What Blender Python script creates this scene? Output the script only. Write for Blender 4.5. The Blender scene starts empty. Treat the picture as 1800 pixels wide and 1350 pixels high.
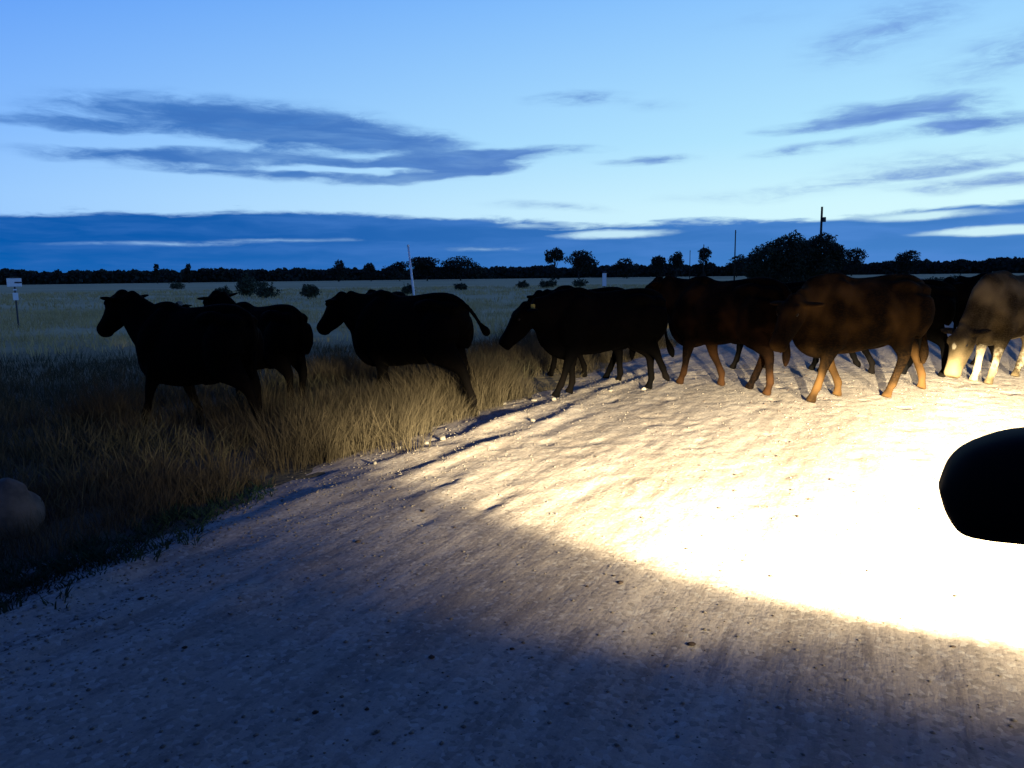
import bpy, bmesh, math, random
import numpy as np
from mathutils import Vector, Matrix

R = math.radians
SC = bpy.context.scene
COL = SC.collection

# ------------------------------------------------------------------ camera
HEADING = 26.0                        # the road runs 26 degrees to the right of the view
HS, HC = math.sin(R(HEADING)), math.cos(R(HEADING))
cam = bpy.data.cameras.new('camera')
cam_o = bpy.data.objects.new('camera', cam)
COL.objects.link(cam_o)
cam.sensor_width = 36.0
cam.lens = 27.2
cam.clip_start = 0.05
cam.clip_end = 20000
cam_o.matrix_world = Matrix.Translation((0, 0, 1.6)) @ Matrix.Rotation(R(90 - 7.92), 4, 'X') @ Matrix.Rotation(R(-0.67), 4, 'Z')
SC.camera = cam_o

# ------------------------------------------------------------------ world: dusk sky
W = bpy.data.worlds.new('World')
SC.world = W
W.use_nodes = True
nt = W.node_tree
nt.nodes.clear()


class NT:
    """small helper for node trees"""
    def __init__(s, t): s.t = t
    def n(s, ty, **kw):
        nd = s.t.nodes.new(ty)
        for k, v in kw.items():
            setattr(nd, k, v)
        return nd
    def put(s, sock, v):
        if v is None: return
        if isinstance(v, bpy.types.NodeSocket): s.t.links.new(v, sock)
        else: sock.default_value = v
    def m(s, op, a, b=None, c=None, clamp=False):
        nd = s.n('ShaderNodeMath', operation=op, use_clamp=clamp)
        for i, v in enumerate((a, b, c)): s.put(nd.inputs[i], v)
        return nd.outputs[0]
    def vm(s, op, a, b=None):
        nd = s.n('ShaderNodeVectorMath', operation=op)
        s.put(nd.inputs[0], a); s.put(nd.inputs[1], b)
        return nd.outputs[0]
    def step(s, v, a, b, x=0.0, y=1.0):
        nd = s.n('ShaderNodeMapRange', interpolation_type='SMOOTHSTEP')
        for i, q in enumerate((v, a, b, x, y)): s.put(nd.inputs[i], q)
        return nd.outputs[0]
    def mix(s, f, a, b, blend='MIX'):
        nd = s.n('ShaderNodeMix', data_type='RGBA', blend_type=blend)
        s.put(nd.inputs[0], f)
        for i, v in ((6, a), (7, b)):
            s.put(nd.inputs[i], v if isinstance(v, bpy.types.NodeSocket) else (*v, 1))
        return nd.outputs[2]
    def noise(s, vec, scale, detail=4, rough=.55, dim='3D'):
        nd = s.n('ShaderNodeTexNoise', noise_dimensions=dim)
        s.put(nd.inputs['Vector'], vec)
        nd.inputs['Scale'].default_value = scale
        nd.inputs['Detail'].default_value = detail
        nd.inputs['Roughness'].default_value = rough
        return nd.outputs['Fac'], nd.outputs['Color']
    def mapping(s, vec, loc=(0, 0, 0), rot=(0, 0, 0), scale=(1, 1, 1), ty='POINT'):
        nd = s.n('ShaderNodeMapping', vector_type=ty)
        s.put(nd.inputs[0], vec)
        nd.inputs[1].default_value = loc
        nd.inputs[2].default_value = rot
        nd.inputs[3].default_value = scale
        return nd.outputs[0]
    def ramp(s, v, stops):
        nd = s.n('ShaderNodeValToRGB')
        s.put(nd.inputs[0], v)
        el = nd.color_ramp.elements
        while len(el) < len(stops): el.new(0.5)
        for e, (p, c) in zip(el, stops):
            e.position = p; e.color = (*c, 1)
        return nd.outputs[0]


w = NT(nt)
tc = w.n('ShaderNodeTexCoord').outputs['Generated']
sep = w.n('ShaderNodeSeparateXYZ')
w.put(sep.inputs[0], tc)
X, Y, Z = sep.outputs
DEG = 180 / math.pi
az = w.m('MULTIPLY', w.m('ARCTAN2', X, Y), DEG)
el = w.m('MULTIPLY', w.m('ARCSINE', Z), DEG)
# clear air: brighter and greener low down towards the afterglow on the right, deep blue overhead
glow = w.m('COSINE', w.m('DIVIDE', w.m('SUBTRACT', az, 42.0), DEG))
t_glow = w.m('DIVIDE', w.m('SUBTRACT', glow, 0.22), 0.76, clamp=True)
t_back = w.m('MULTIPLY', w.m('MAXIMUM', w.m('MULTIPLY', glow, -1.0), 0.0), 0.8)
eln = w.m('DIVIDE', el, 90.0, clamp=True)
cool = w.ramp(eln, [(0.0, (.34, .60, .98)), (.06, (.31, .58, 1.0)), (.11, (.22, .48, .99)), (.205, (.095, .315, .92)), (.28, (.05, .165, .62)), (.42, (.020, .070, .36)), (1, (.011, .036, .235))])
warm = w.ramp(eln, [(0.0, (.74, .98, 1.0)), (.05, (.66, .95, 1.0)), (.10, (.47, .82, 1.0)), (.205, (.27, .58, 1.0)), (.28, (.085, .22, .68)), (.42, (.022, .074, .37)), (1, (.011, .036, .235))])
sky = w.mix(t_glow, cool, warm)
sky = w.mix(t_back, sky, (.01, .04, .20))
# clouds, laid out by azimuth and elevation round the whole sky
P = w.n('ShaderNodeCombineXYZ')
w.put(P.inputs[0], az); w.put(P.inputs[1], el)
P = P.outputs[0]
Pn = w.mapping(P, scale=(.16, .75, 1))
wf, wc = w.noise(Pn, 1.0, 3, .5)
warp = w.vm('MULTIPLY', w.vm('SUBTRACT', wc, (.5, .5, .5)), (5.0, 1.1, 0))
PW = w.vm('ADD', P, warp)
nf, _ = w.noise(w.mapping(PW, scale=(.34, 1.45, 1)), 1.0, 8, .66)
nf2, _ = w.noise(w.mapping(PW, loc=(7, 3, 1), scale=(.11, .8, 1)), 1.0, 4, .55)


def blobs(lst, src):
    acc = None
    for (a, e, ra, re, wt, rot) in lst:
        mp = w.mapping(src, (a, e, 0), (0, 0, R(rot)), (ra, re, 1), 'TEXTURE')
        g = w.n('ShaderNodeTexGradient', gradient_type='SPHERICAL')
        w.put(g.inputs[0], mp)
        acc = w.m('MULTIPLY', g.outputs['Fac'], wt) if acc is None else w.m('MULTIPLY_ADD', g.outputs['Fac'], wt, acc)
    return acc


CLOUDS = [(-20, 10.5, 14, 2.0, 1.25, -1), (-12.5, 9.7, 12, 1.9, 1.0, -5), (-6, 8.9, 8, 1.6, .95, -7), (-31, 9.6, 9, .7, .9, 0),
          (-22, 8.0, 12, .8, 1.35, 0), (-12, 8.2, 9, .9, .65, 0), (-5.5, 7.9, 9, 1.1, 1.0, 2), (0, 8.55, 8, .6, 1.2, 3),
          (-12.5, 6.95, 11, .55, 1.05, 0), (-20, 7.2, 9, .4, .7, 0), (-4.5, 7.3, 7, .5, .9, 5), (-9.5, 8.5, 5, .55, -1.0, 0), (-27, 8.95, 8, .55, -.8, 0), (-11, 7.5, 8, .28, -.8, 0),
          (26.5, 10.2, 6.5, 1.05, 1.35, -1), (21.8, 9.6, 5.5, .65, 1.05, 1), (30.3, 8.9, 5, .85, 1.1, 1), (26, 8.6, 6, .6, .5, 3),
          (5, 12.2, 5, .8, .7, 0), (10, 7.95, 4.5, .5, 1.05, 2), (20, 8.15, 4.5, .5, .7, 3), (10.5, 11.6, 4, .6, .3, 0),
          (25, 15, 8, 2.4, .55, 14), (32, 12.6, 8, 2.4, .5, 8), (23.5, 5.9, 8, .65, .55, 3), (32, 5.35, 8, .75, .9, 1),
          (14.5, 5.5, 6, .7, .3, 2), (28, 7.0, 9, 1.0, .45, 2), (18, 16.5, 8, 1.5, .2, 6), (3, 4.9, 7, .5, .5, -3), (19.5, 5.1, 7, .5, .25, 2), (30, 6.4, 7, .5, .6, 3)]
D = blobs(CLOUDS, PW)
D = w.m('ADD', D, w.m('MULTIPLY', w.m('SUBTRACT', nf, .5), w.m('MULTIPLY_ADD', w.step(D, 0.02, 0.5), 1.55, .12)))
c_mask = w.m('MULTIPLY', w.step(D, .02, 1.08), w.step(nf2, .10, .62, .55, 1.0))
# the bank lying on the horizon, all the way round
top_n = w.m('MULTIPLY', w.m('SUBTRACT', nf2, .5), 1.5)
bump1 = blobs([(-19, 0, 26, 1, 1.15, 0), (38, 0, 17, 1, .75, 0)], w.vm('MULTIPLY', P, (1, 0, 0)))
top = w.m('ADD', w.m('ADD', 3.62, bump1), top_n)
top = w.m('ADD', top, w.m('MULTIPLY', w.m('SUBTRACT', nf, .5), .8))
bank = w.step(w.m('SUBTRACT', el, top), .22, -.28)
GAPS = [(-24, 2.42, 10, .30, .62, 0), (-15.5, 2.72, 9, .28, .55, 0), (7.4, 2.95, 6.0, .5, 1.25, 1), (32, 2.5, 6, .5, 1.5, 0), (27.5, 3.55, 7, .4, 1.2, 1), (-2, 2.0, 7, .35, .45, 0), (1, 3.6, 4, .4, .6, 0)]
G = blobs(GAPS, w.vm('ADD', P, w.vm('MULTIPLY', warp, (1, .35, 0))))
G = w.m('ADD', G, w.m('MULTIPLY', w.m('SUBTRACT', nf, .5), w.m('MULTIPLY', w.step(G, 0.0, .4), .9)))
bank = w.m('MULTIPLY', bank, w.step(G, .15, .95, 1.0, 0.12))
side = w.step(az, -34.0, 30.0)
bank_col = w.mix(side, (.001, .095, .40), (.050, .20, .55))
bank_col = w.mix(w.m('MULTIPLY', w.step(el, 3.2, .4), .35), bank_col, w.mix(side, (.006, .15, .50), (.075, .27, .68)))
bank_col = w.mix(w.step(nf2, .35, .75), bank_col, w.mix(side, (.03, .15, .50), (.075, .24, .64)))
cl_col = w.mix(w.step(az, -20.0, 22.0), (.035, .165, .52), (.135, .275, .69))
cl_col = w.mix(w.step(nf, .45, .7), w.mix(.35, cl_col, (.03, .13, .45)), cl_col)
sky = w.mix(w.m('MULTIPLY', c_mask, w.step(el, 26.0, 16.0, .0, .93)), sky, cl_col)
sky = w.mix(bank, sky, bank_col)
bg = w.n('ShaderNodeBackground')
bg.inputs[1].default_value = 1.0
w.put(bg.inputs[0], sky)
w.put(w.n('ShaderNodeOutputWorld').inputs[0], bg.outputs[0])
W.cycles.sampling_method = 'MANUAL'
W.cycles.sample_map_resolution = 512

# ------------------------------------------------------------------ picture settings
SC.view_settings.view_transform = 'Standard'
SC.view_settings.look = 'None'
SC.view_settings.exposure = 0
SC.view_settings.gamma = 1
SC.view_settings.use_curve_mapping = False
SC.render.engine = 'CYCLES'
SC.cycles.use_denoising = True
SC.cycles.max_bounces = 5
SC.cycles.diffuse_bounces = 3
SC.cycles.sample_clamp_indirect = 4.0
HEADLIGHT_POWER = 185000.0              # low beam, per lamp

rng = np.random.default_rng(7)
random.seed(7)


# ------------------------------------------------------------------ helpers
def road(f, l, z=0.0):
    """point given by metres ahead of the camera along the road and metres to the right"""
    return Vector((f * HS + l * HC, f * HC - l * HS, z))


def tag(o, label=None, cat=None, group=None, kind=None):
    if label: o['label'] = label
    if cat: o['category'] = cat
    if group: o['group'] = group
    if kind: o['kind'] = kind
    return o


def link(name, me, mat=None, parent=None, loc=None, smooth=False):
    o = bpy.data.objects.new(name, me)
    COL.objects.link(o)
    if mat is not None and me is not None and len(me.materials) == 0: me.materials.append(mat)
    if parent is not None: o.parent = parent
    if loc is not None: o.location = loc
    if smooth and me is not None:
        me.polygons.foreach_set('use_smooth', [True] * len(me.polygons))
    return o


def empty(name, loc=(0, 0, 0), rz=0.0):
    o = bpy.data.objects.new(name, None)
    COL.objects.link(o)
    o.empty_display_size = .3
    o.location = loc
    o.rotation_euler = (0, 0, rz)
    return o


def mesh_np(name, V, F):
    """V (n,3), F list of faces or an (m,k) array"""
    me = bpy.data.meshes.new(name)
    if isinstance(F, np.ndarray):
        m, k = F.shape
        me.vertices.add(len(V)); me.vertices.foreach_set('co', np.ascontiguousarray(V, np.float32).ravel())
        me.loops.add(m * k); me.loops.foreach_set('vertex_index', np.ascontiguousarray(F, np.int32).ravel())
        me.polygons.add(m); me.polygons.foreach_set('loop_start', np.arange(0, m * k, k, dtype=np.int32))
        me.update(calc_edges=True)
        me.validate()
    else:
        me.from_pydata([tuple(v) for v in V], [], F)
        me.update()
    return me


def bm_mesh(name, bm):
    me = bpy.data.meshes.new(name)
    bm.normal_update()
    bm.to_mesh(me); bm.free()
    return me


def add_box(bm, c, s, bevel=0.0, rot=None):
    r = bmesh.ops.create_cube(bm, size=1.0)
    M = Matrix.Translation(c) @ (rot if rot is not None else Matrix.Identity(4)) @ Matrix.Diagonal((*s, 1))
    bmesh.ops.transform(bm, matrix=M, verts=r['verts'])
    if bevel:
        es = list({e for v in r['verts'] for e in v.link_edges})
        bmesh.ops.bevel(bm, geom=es, offset=bevel, segments=2, affect='EDGES', clamp_overlap=True)


def catmull(P, n):
    P = [np.array(p, float) for p in P]
    out = []
    for i in range(len(P) - 1):
        p0 = P[max(i - 1, 0)]; p1 = P[i]; p2 = P[i + 1]; p3 = P[min(i + 2, len(P) - 1)]
        for k in range(n):
            t = k / n
            out.append(.5 * ((2 * p1) + (-p0 + p2) * t + (2 * p0 - 5 * p1 + 4 * p2 - p3) * t * t + (-p0 + 3 * p1 - 3 * p2 + p3) * t ** 3))
    out.append(P[-1])
    return out


class Lofts:
    """closed tubes with elliptical sections, collected into one mesh"""
    def __init__(s): s.V = []; s.F = []
    def tube(s, pts, rad, ref=(0, 1, 0), n=14, sub=3, p=2.0, ridge=0.0):
        """pts: centres; rad: (radius along ref, radius across)"""
        st = catmull([list(a) + list(b) for a, b in zip(pts, rad)], sub) if sub > 1 else [np.array(list(a) + list(b)) for a, b in zip(pts, rad)]
        C = np.array([q[:3] for q in st]); Q = np.maximum(np.array([q[3:] for q in st]), .003)
        T = np.gradient(C, axis=0)
        T /= np.linalg.norm(T, axis=1)[:, None] + 1e-9
        ref = np.array(ref, float)
        base = len(s.V)
        ang = np.linspace(0, 2 * math.pi, n, endpoint=False)
        ca, sa = np.cos(ang), np.sin(ang)
        ca = np.sign(ca) * np.abs(ca) ** (2 / p); sa = np.sign(sa) * np.abs(sa) ** (2 / p)
        for c, q, t in zip(C, Q, T):
            S = ref - t * ref.dot(t)
            S /= np.linalg.norm(S) + 1e-9
            N = np.cross(t, S)
            for k in range(n):
                s.V.append(c + S * q[0] * ca[k] * (1 - ridge * max(0.0, sa[k])) + N * q[1] * sa[k])
        m = len(C)
        for i in range(m - 1):
            for k in range(n):
                a = base + i * n + k; b = base + i * n + (k + 1) % n
                s.F.append((a, b, b + n, a + n))
        s.F.append(tuple(base + k for k in range(n))[::-1])
        s.F.append(tuple(base + (m - 1) * n + k for k in range(n)))
    def mesh(s, name): return mesh_np(name, s.V, s.F)


def remeshed(name, lofts, voxel, smooth=4):
    tmp = bpy.data.objects.new('tmp', lofts.mesh('tmp'))
    COL.objects.link(tmp)
    md = tmp.modifiers.new('r', 'REMESH'); md.mode = 'VOXEL'; md.voxel_size = voxel; md.use_smooth_shade = True
    ms = tmp.modifiers.new('s', 'SMOOTH'); ms.factor = .5; ms.iterations = smooth
    dg = bpy.context.evaluated_depsgraph_get()
    me = bpy.data.meshes.new_from_object(tmp.evaluated_get(dg))
    me.name = name
    bpy.data.objects.remove(tmp)
    me.polygons.foreach_set('use_smooth', [True] * len(me.polygons))
    return me


def vnoise(x, y, seed=0):
    xi = np.floor(x).astype(np.int64); yi = np.floor(y).astype(np.int64)
    fx = x - xi; fy = y - yi
    fx = fx * fx * (3 - 2 * fx); fy = fy * fy * (3 - 2 * fy)
    def h(a, b):
        n = (a * 374761393 + b * 668265263 + seed * 974634777) & 0x7fffffff
        n = ((n ^ (n >> 13)) * 1274126177) & 0x7fffffff
        return ((n ^ (n >> 16)) & 0xffff) / 65535.0
    return (h(xi, yi) * (1 - fx) + h(xi + 1, yi) * fx) * (1 - fy) + (h(xi, yi + 1) * (1 - fx) + h(xi + 1, yi + 1) * fx) * fy


def fbm(x, y, octv=4, seed=0, g=.5):
    a = 1.0; s = 0; t = 0
    for i in range(octv):
        s = s + a * vnoise(x * 2 ** i + 17 * i, y * 2 ** i - 9 * i, seed + i); t += a; a *= g
    return s / t


# ------------------------------------------------------------------ materials
def mat(name, col, rough=.7, spec=.3, metal=0.0, var=0.0, vscale=8.0, emit=None):
    m = bpy.data.materials.new(name)
    m.use_nodes = True
    t = NT(m.node_tree)
    b = m.node_tree.nodes['Principled BSDF']
    b.inputs['Roughness'].default_value = rough
    b.inputs['Specular IOR Level'].default_value = spec
    b.inputs['Metallic'].default_value = metal
    if var:
        co = t.n('ShaderNodeTexCoord').outputs['Object']
        f, _ = t.noise(co, vscale, 5, .6)
        c = t.mix(t.step(f, .3, .7), [q * (1 - var) for q in col], [min(q * (1 + var), 1) for q in col])
        t.put(b.inputs['Base Color'], c)
    else:
        b.inputs['Base Color'].default_value = (*col, 1)
    if emit:
        b.inputs['Emission Color'].default_value = (*emit[0], 1)
        b.inputs['Emission Strength'].default_value = emit[1]
    return m


def coat(name, dark, light, pale=(.20, .165, .115)):
    """short hair coat: mottled, flecked, with a vertex mask for pale markings and painted-in headlight glare"""
    m = bpy.data.materials.new(name)
    m.use_nodes = True
    t = NT(m.node_tree)
    b = m.node_tree.nodes['Principled BSDF']
    co = t.n('ShaderNodeTexCoord').outputs['Object']
    f, _ = t.noise(co, 2.2, 2, .5)
    f2, _ = t.noise(t.mapping(co, scale=(26, 80, 80)), 1.0, 4, .65)
    c = t.mix(t.step(f, .36, .72), dark, light)
    c = t.mix(t.m('MULTIPLY', t.step(f2, .4, .75), .2), c, [q * 1.4 for q in light])
    a = t.n('ShaderNodeAttribute', attribute_name='pale')
    f3, _ = t.noise(co, 16, 3, .6)
    pm = t.step(t.m('ADD', a.outputs['Fac'], t.m('MULTIPLY', t.m('SUBTRACT', f3, .5), .5)), .35, .6)
    c = t.mix(pm, c, pale)
    t.put(b.inputs['Base Color'], c)
    b.inputs['Roughness'].default_value = .85
    b.inputs['Specular IOR Level'].default_value = .02
    bp = t.n('ShaderNodeBump')
    bp.inputs['Strength'].default_value = .35
    bp.inputs['Distance'].default_value = .006
    t.put(bp.inputs['Height'], f2)
    t.put(b.inputs['Normal'], bp.outputs[0])
    return m


M_black = coat('black_coat', (.0008, .0007, .0007), (.0020, .0014, .0011))
M_brown = coat('brown_coat', (.0016, .0009, .0005), (.034, .017, .0056))
M_reddish = coat('dark_reddish_coat', (.0010, .0006, .0005), (.020, .0086, .0032))
M_dun = coat('dun_coat', (.012, .008, .004), (.095, .068, .036))
M_eye = mat('eye', (.004, .003, .003), .35, .12)
M_tag = mat('ear_tag', (.12, .10, .012), .4)
M_white = mat('white_paint', (.86, .87, .88), .35, .4, var=.04)
M_post = mat('weathered_steel', (.05, .05, .055), .5, .4, var=.2)
M_ink = mat('dark_print', (.02, .02, .04), .5)
M_wood = mat('pole_timber', (.035, .03, .027), .85, .2, var=.3, vscale=3)
M_leaf = mat('dark_foliage', (.040, .048, .028), .7, .15, var=.4, vscale=.6)
M_leaf_far = mat('far_foliage', (.030, .036, .028), .8, .1, var=.4, vscale=.05)
M_bush = mat('bush_foliage', (.060, .068, .038), .75, .15, var=.4, vscale=2)
M_bark = mat('pale_bark', (.20, .17, .14), .85, .2, var=.4, vscale=4)
M_bark_dark = mat('dark_bark', (.05, .042, .035), .9, .2, var=.3, vscale=1)
M_gravel = mat('gravel_stone', (.15, .125, .102), .9, .15, var=.35, vscale=18)
M_stone = mat('pale_stone', (.15, .13, .105), .85, .25, var=.25, vscale=14)
M_boulder = mat('boulder_stone', (.075, .064, .052), .9, .2, var=.3, vscale=9)
M_carpaint = mat('black_car_paint', (.006, .006, .007), .25, .5)
M_plastic = mat('black_plastic', (.002, .002, .002), .7, .05)
M_glass = mat('dark_glass', (.01, .012, .015), .05, .6)
M_mirror = mat('mirror_glass', (.8, .8, .8), .02, .5, 1.0)
M_rim = mat('alloy_rim', (.4, .4, .42), .3, .5, .9)
M_tyre = mat('tyre_rubber', (.012, .012, .012), .9, .1)
M_lens = mat('lit_lens', (.8, .8, .8), .1, .5, emit=((1, .86, .62), 30.0))


def grass_mat(name, a, b_, tip):
    m = bpy.data.materials.new(name)
    m.use_nodes = True
    t = NT(m.node_tree)
    b = m.node_tree.nodes['Principled BSDF']
    co = t.n('ShaderNodeTexCoord').outputs['Object']
    f, _ = t.noise(co, .55, 4, .6)
    f2, _ = t.noise(co, 7.0, 2, .6)
    c = t.mix(t.step(f, .32, .68), a, b_)
    c = t.mix(t.m('MULTIPLY', t.step(f2, .45, .75), .6), c, tip)
    d = t.n('ShaderNodeBsdfDiffuse'); t.put(d.inputs[0], c)
    tr = t.n('ShaderNodeBsdfTranslucent'); t.put(tr.inputs[0], c)
    ms = t.n('ShaderNodeMixShader'); ms.inputs[0].default_value = .3
    m.node_tree.links.new(d.outputs[0], ms.inputs[1]); m.node_tree.links.new(tr.outputs[0], ms.inputs[2])
    m.node_tree.links.new(ms.outputs[0], m.node_tree.nodes['Material Output'].inputs[0])
    m.node_tree.nodes.remove(b)
    return m


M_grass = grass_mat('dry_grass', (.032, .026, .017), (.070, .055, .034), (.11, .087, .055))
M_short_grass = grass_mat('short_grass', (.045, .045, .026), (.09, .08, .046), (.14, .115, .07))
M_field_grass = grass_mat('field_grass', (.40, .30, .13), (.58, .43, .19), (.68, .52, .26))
M_weed = grass_mat('green_weed', (.012, .030, .02), (.022, .042, .026), (.035, .055, .034))

# ------------------------------------------------------------------ ground and road
m = bpy.data.materials.new('dry_paddock')
m.use_nodes = True
t = NT(m.node_tree)
b = m.node_tree.nodes['Principled BSDF']
co = t.n('ShaderNodeTexCoord').outputs['Object']
f, _ = t.noise(t.mapping(co, scale=(.018, .05, 1)), 1.0, 5, .6)
f2, _ = t.noise(co, 1.6, 5, .65)
f3, _ = t.noise(t.mapping(co, scale=(.004, .02, 1)), 1.0, 3, .55)
c = t.mix(t.step(f, .3, .7), (.52, .39, .18), (.70, .53, .27))
c = t.mix(t.m('MULTIPLY', t.step(f3, .5, .72), .6), c, (.33, .31, .16))
c = t.mix(t.m('MULTIPLY', t.step(f2, .45, .8), .45), c, (.20, .18, .12))
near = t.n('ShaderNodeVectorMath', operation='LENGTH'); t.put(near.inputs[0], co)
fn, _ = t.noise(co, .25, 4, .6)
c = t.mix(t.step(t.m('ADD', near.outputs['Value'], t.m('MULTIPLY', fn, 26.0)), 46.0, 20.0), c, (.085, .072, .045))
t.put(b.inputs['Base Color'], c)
b.inputs['Roughness'].default_value = .95
b.inputs['Specular IOR Level'].default_value = .05
bp = t.n('ShaderNodeBump'); bp.inputs['Strength'].default_value = .8; bp.inputs['Distance'].default_value = .12
t.put(bp.inputs['Height'], f2); t.put(b.inputs['Normal'], bp.outputs[0])
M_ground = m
bm = bmesh.new()
bmesh.ops.create_circle(bm, cap_ends=True, cap_tris=True, segments=96, radius=9000)
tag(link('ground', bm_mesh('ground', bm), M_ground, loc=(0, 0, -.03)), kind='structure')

m = bpy.data.materials.new('gravel')
m.use_nodes = True
t = NT(m.node_tree)
b = m.node_tree.nodes['Principled BSDF']
co = t.n('ShaderNodeTexCoord').outputs['Object']          # local y runs along the road
lng = t.mapping(co, scale=(1.2, .16, 1))
f, _ = t.noise(lng, 1.3, 5, .6)
f2, _ = t.noise(lng, 9.0, 5, .65)
f3, _ = t.noise(co, 55.0, 4, .7)
f4, _ = t.noise(t.mapping(co, scale=(1, .12, 1)), 5.0, 3, .6)
c = t.mix(t.step(f, .33, .67), (.225, .185, .150), (.31, .26, .215))
c = t.mix(t.m('MULTIPLY', t.step(f2, .46, .68), .7), c, (.15, .12, .102))
c = t.mix(t.m('MULTIPLY', t.step(f4, .5, .75), .35), c, (.37, .32, .27))
c = t.mix(t.m('MULTIPLY', t.step(f3, .55, .8), .6), c, (.40, .36, .31))
vo = t.n('ShaderNodeTexVoronoi'); t.put(vo.inputs['Vector'], co); vo.inputs['Scale'].default_value = 42.0
vsep = t.n('ShaderNodeSeparateColor'); t.put(vsep.inputs[0], vo.outputs['Color'])
c = t.mix(t.m('MULTIPLY', t.step(vsep.outputs[0], .62, 1.0), .55), c, (.13, .108, .09))
c = t.mix(t.m('MULTIPLY', t.step(vsep.outputs[1], .75, 1.0), .5), c, (.40, .36, .31))
c = t.mix(t.m('MULTIPLY', t.step(f3, .42, .25), .8), c, (.10, .082, .07))
t.put(b.inputs['Base Color'], c)
b.inputs['Roughness'].default_value = .92
b.inputs['Specular IOR Level'].default_value = .12
bp = t.n('ShaderNodeBump'); bp.inputs['Strength'].default_value = .7; bp.inputs['Distance'].default_value = .016
t.put(bp.inputs['Height'], t.m('ADD', t.m('ADD', t.m('MULTIPLY', f3, .35), t.m('MULTIPLY', vo.outputs['Distance'], -.12)), t.m('MULTIPLY', f2, .8)))
t.put(b.inputs['Normal'], bp.outputs[0])
M_road = m


def road_height(l, f):
    """height of the gravel at l metres right and f metres ahead"""
    eL = -4.25 + .55 * (fbm(f * .45, f * 0 + 3.1, 3, 5) - .5) + .35 * (fbm(f * 2.2, l * 1.5, 2, 9) - .5)
    eR = 6.4 + .6 * (fbm(f * .4, f * 0 + 8.1, 3, 6) - .5)
    inside = np.clip(np.minimum(l - eL, eR - l) / .55, -1, 1)
    z = -.022 + .034 * np.clip(inside, -1, 1)
    z = z + .03 * np.exp(-((l - 1.2) / 3.5) ** 2)
    near = np.clip((30 - f) / 20, 0, 1)
    z = z + near * (.018 * (fbm(l * .8, f * .3, 3, 11) - .5) + .009 * (fbm(l * 4.2, f * .8, 3, 12) - .5) + .013 * (fbm(l * 12, f * 5, 2, 13) - .5) * np.clip(inside + .4, 0, 1))
    z = z - near * .06 * np.clip(fbm(l * 4.5, f * 2.4, 3, 71) - .62, 0, .3)
    for c0, wd, h, sd in ((-3.75, .13, .050, 21), (-3.35, .11, .032, 22), (-2.9, .12, .018, 23)):
        cc = c0 + .25 * (fbm(f * .5, f * 0 + sd, 2, sd) - .5)
        z = z + near * h * np.exp(-((l - cc) / wd) ** 2) * np.clip(fbm(f * 1.3, l * 2, 3, sd + 4) * 2.2 - .45, 0, 1.3)
    for c0 in (-.75, .75 + 1.2):
        z = z - .012 * np.exp(-((l - c0 + .15 * (fbm(f * .3, f * 0, 2, 31) - .5)) / .22) ** 2)
    return z


fs = np.concatenate([np.arange(-12, .5, .25), np.arange(.5, 7, .022), np.arange(7, 15, .035), 15 * np.exp(np.linspace(0, math.log(300 / 15), 160))])
ls = np.concatenate([np.arange(-5.6, -1, .032), np.arange(-1, 3.2, .04), np.arange(3.2, 7.6, .16)])
LL, FF = np.meshgrid(ls, fs)
ZZ = road_height(LL, FF)
V = np.stack([LL, FF, ZZ], -1).reshape(-1, 3)
ni, nj = LL.shape
idx = np.arange(ni * nj).reshape(ni, nj)
Q = np.stack([idx[:-1, :-1], idx[:-1, 1:], idx[1:, 1:], idx[1:, :-1]], -1).reshape(-1, 4)
ro = link('road', mesh_np('road', V, Q), M_road, smooth=True)
ro.rotation_euler = (0, 0, R(-HEADING))
tag(ro, kind='structure')


def hz(x, y):
    """ground height at world x, y"""
    f = x * HS + y * HC; l = x * HC - y * HS
    z = float(road_height(np.array([l]), np.array([f]))[0]) if -5.6 < l < 7.6 else -.03
    return max(z, -.03)


# ------------------------------------------------------------------ cattle
FRONT = {'stand': [(.46, .74), (.49, .40), (.48, .125), (.53, .035)], 'reach': [(.52, .74), (.67, .43), (.78, .14), (.85, .04)],
         'push': [(.44, .74), (.35, .41), (.19, .14), (.21, .035)], 'lift': [(.52, .77), (.68, .52), (.55, .28), (.50, .18)],
         'half': [(.49, .74), (.57, .41), (.63, .13), (.69, .035)]}
HIND = {'drive': [(-.54, .80), (-.94, .52), (-1.12, .17), (-1.11, .06)], 'stand': [(-.42, .80), (-.68, .48), (-.64, .13), (-.58, .035)], 'reach': [(-.36, .78), (-.50, .46), (-.34, .13), (-.27, .035)],
        'push': [(-.50, .79), (-.86, .49), (-1.00, .14), (-.97, .04)], 'lift': [(-.40, .80), (-.70, .55), (-.84, .30), (-.88, .19)],
        'half': [(-.45, .79), (-.76, .48), (-.80, .13), (-.75, .035)]}


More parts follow.
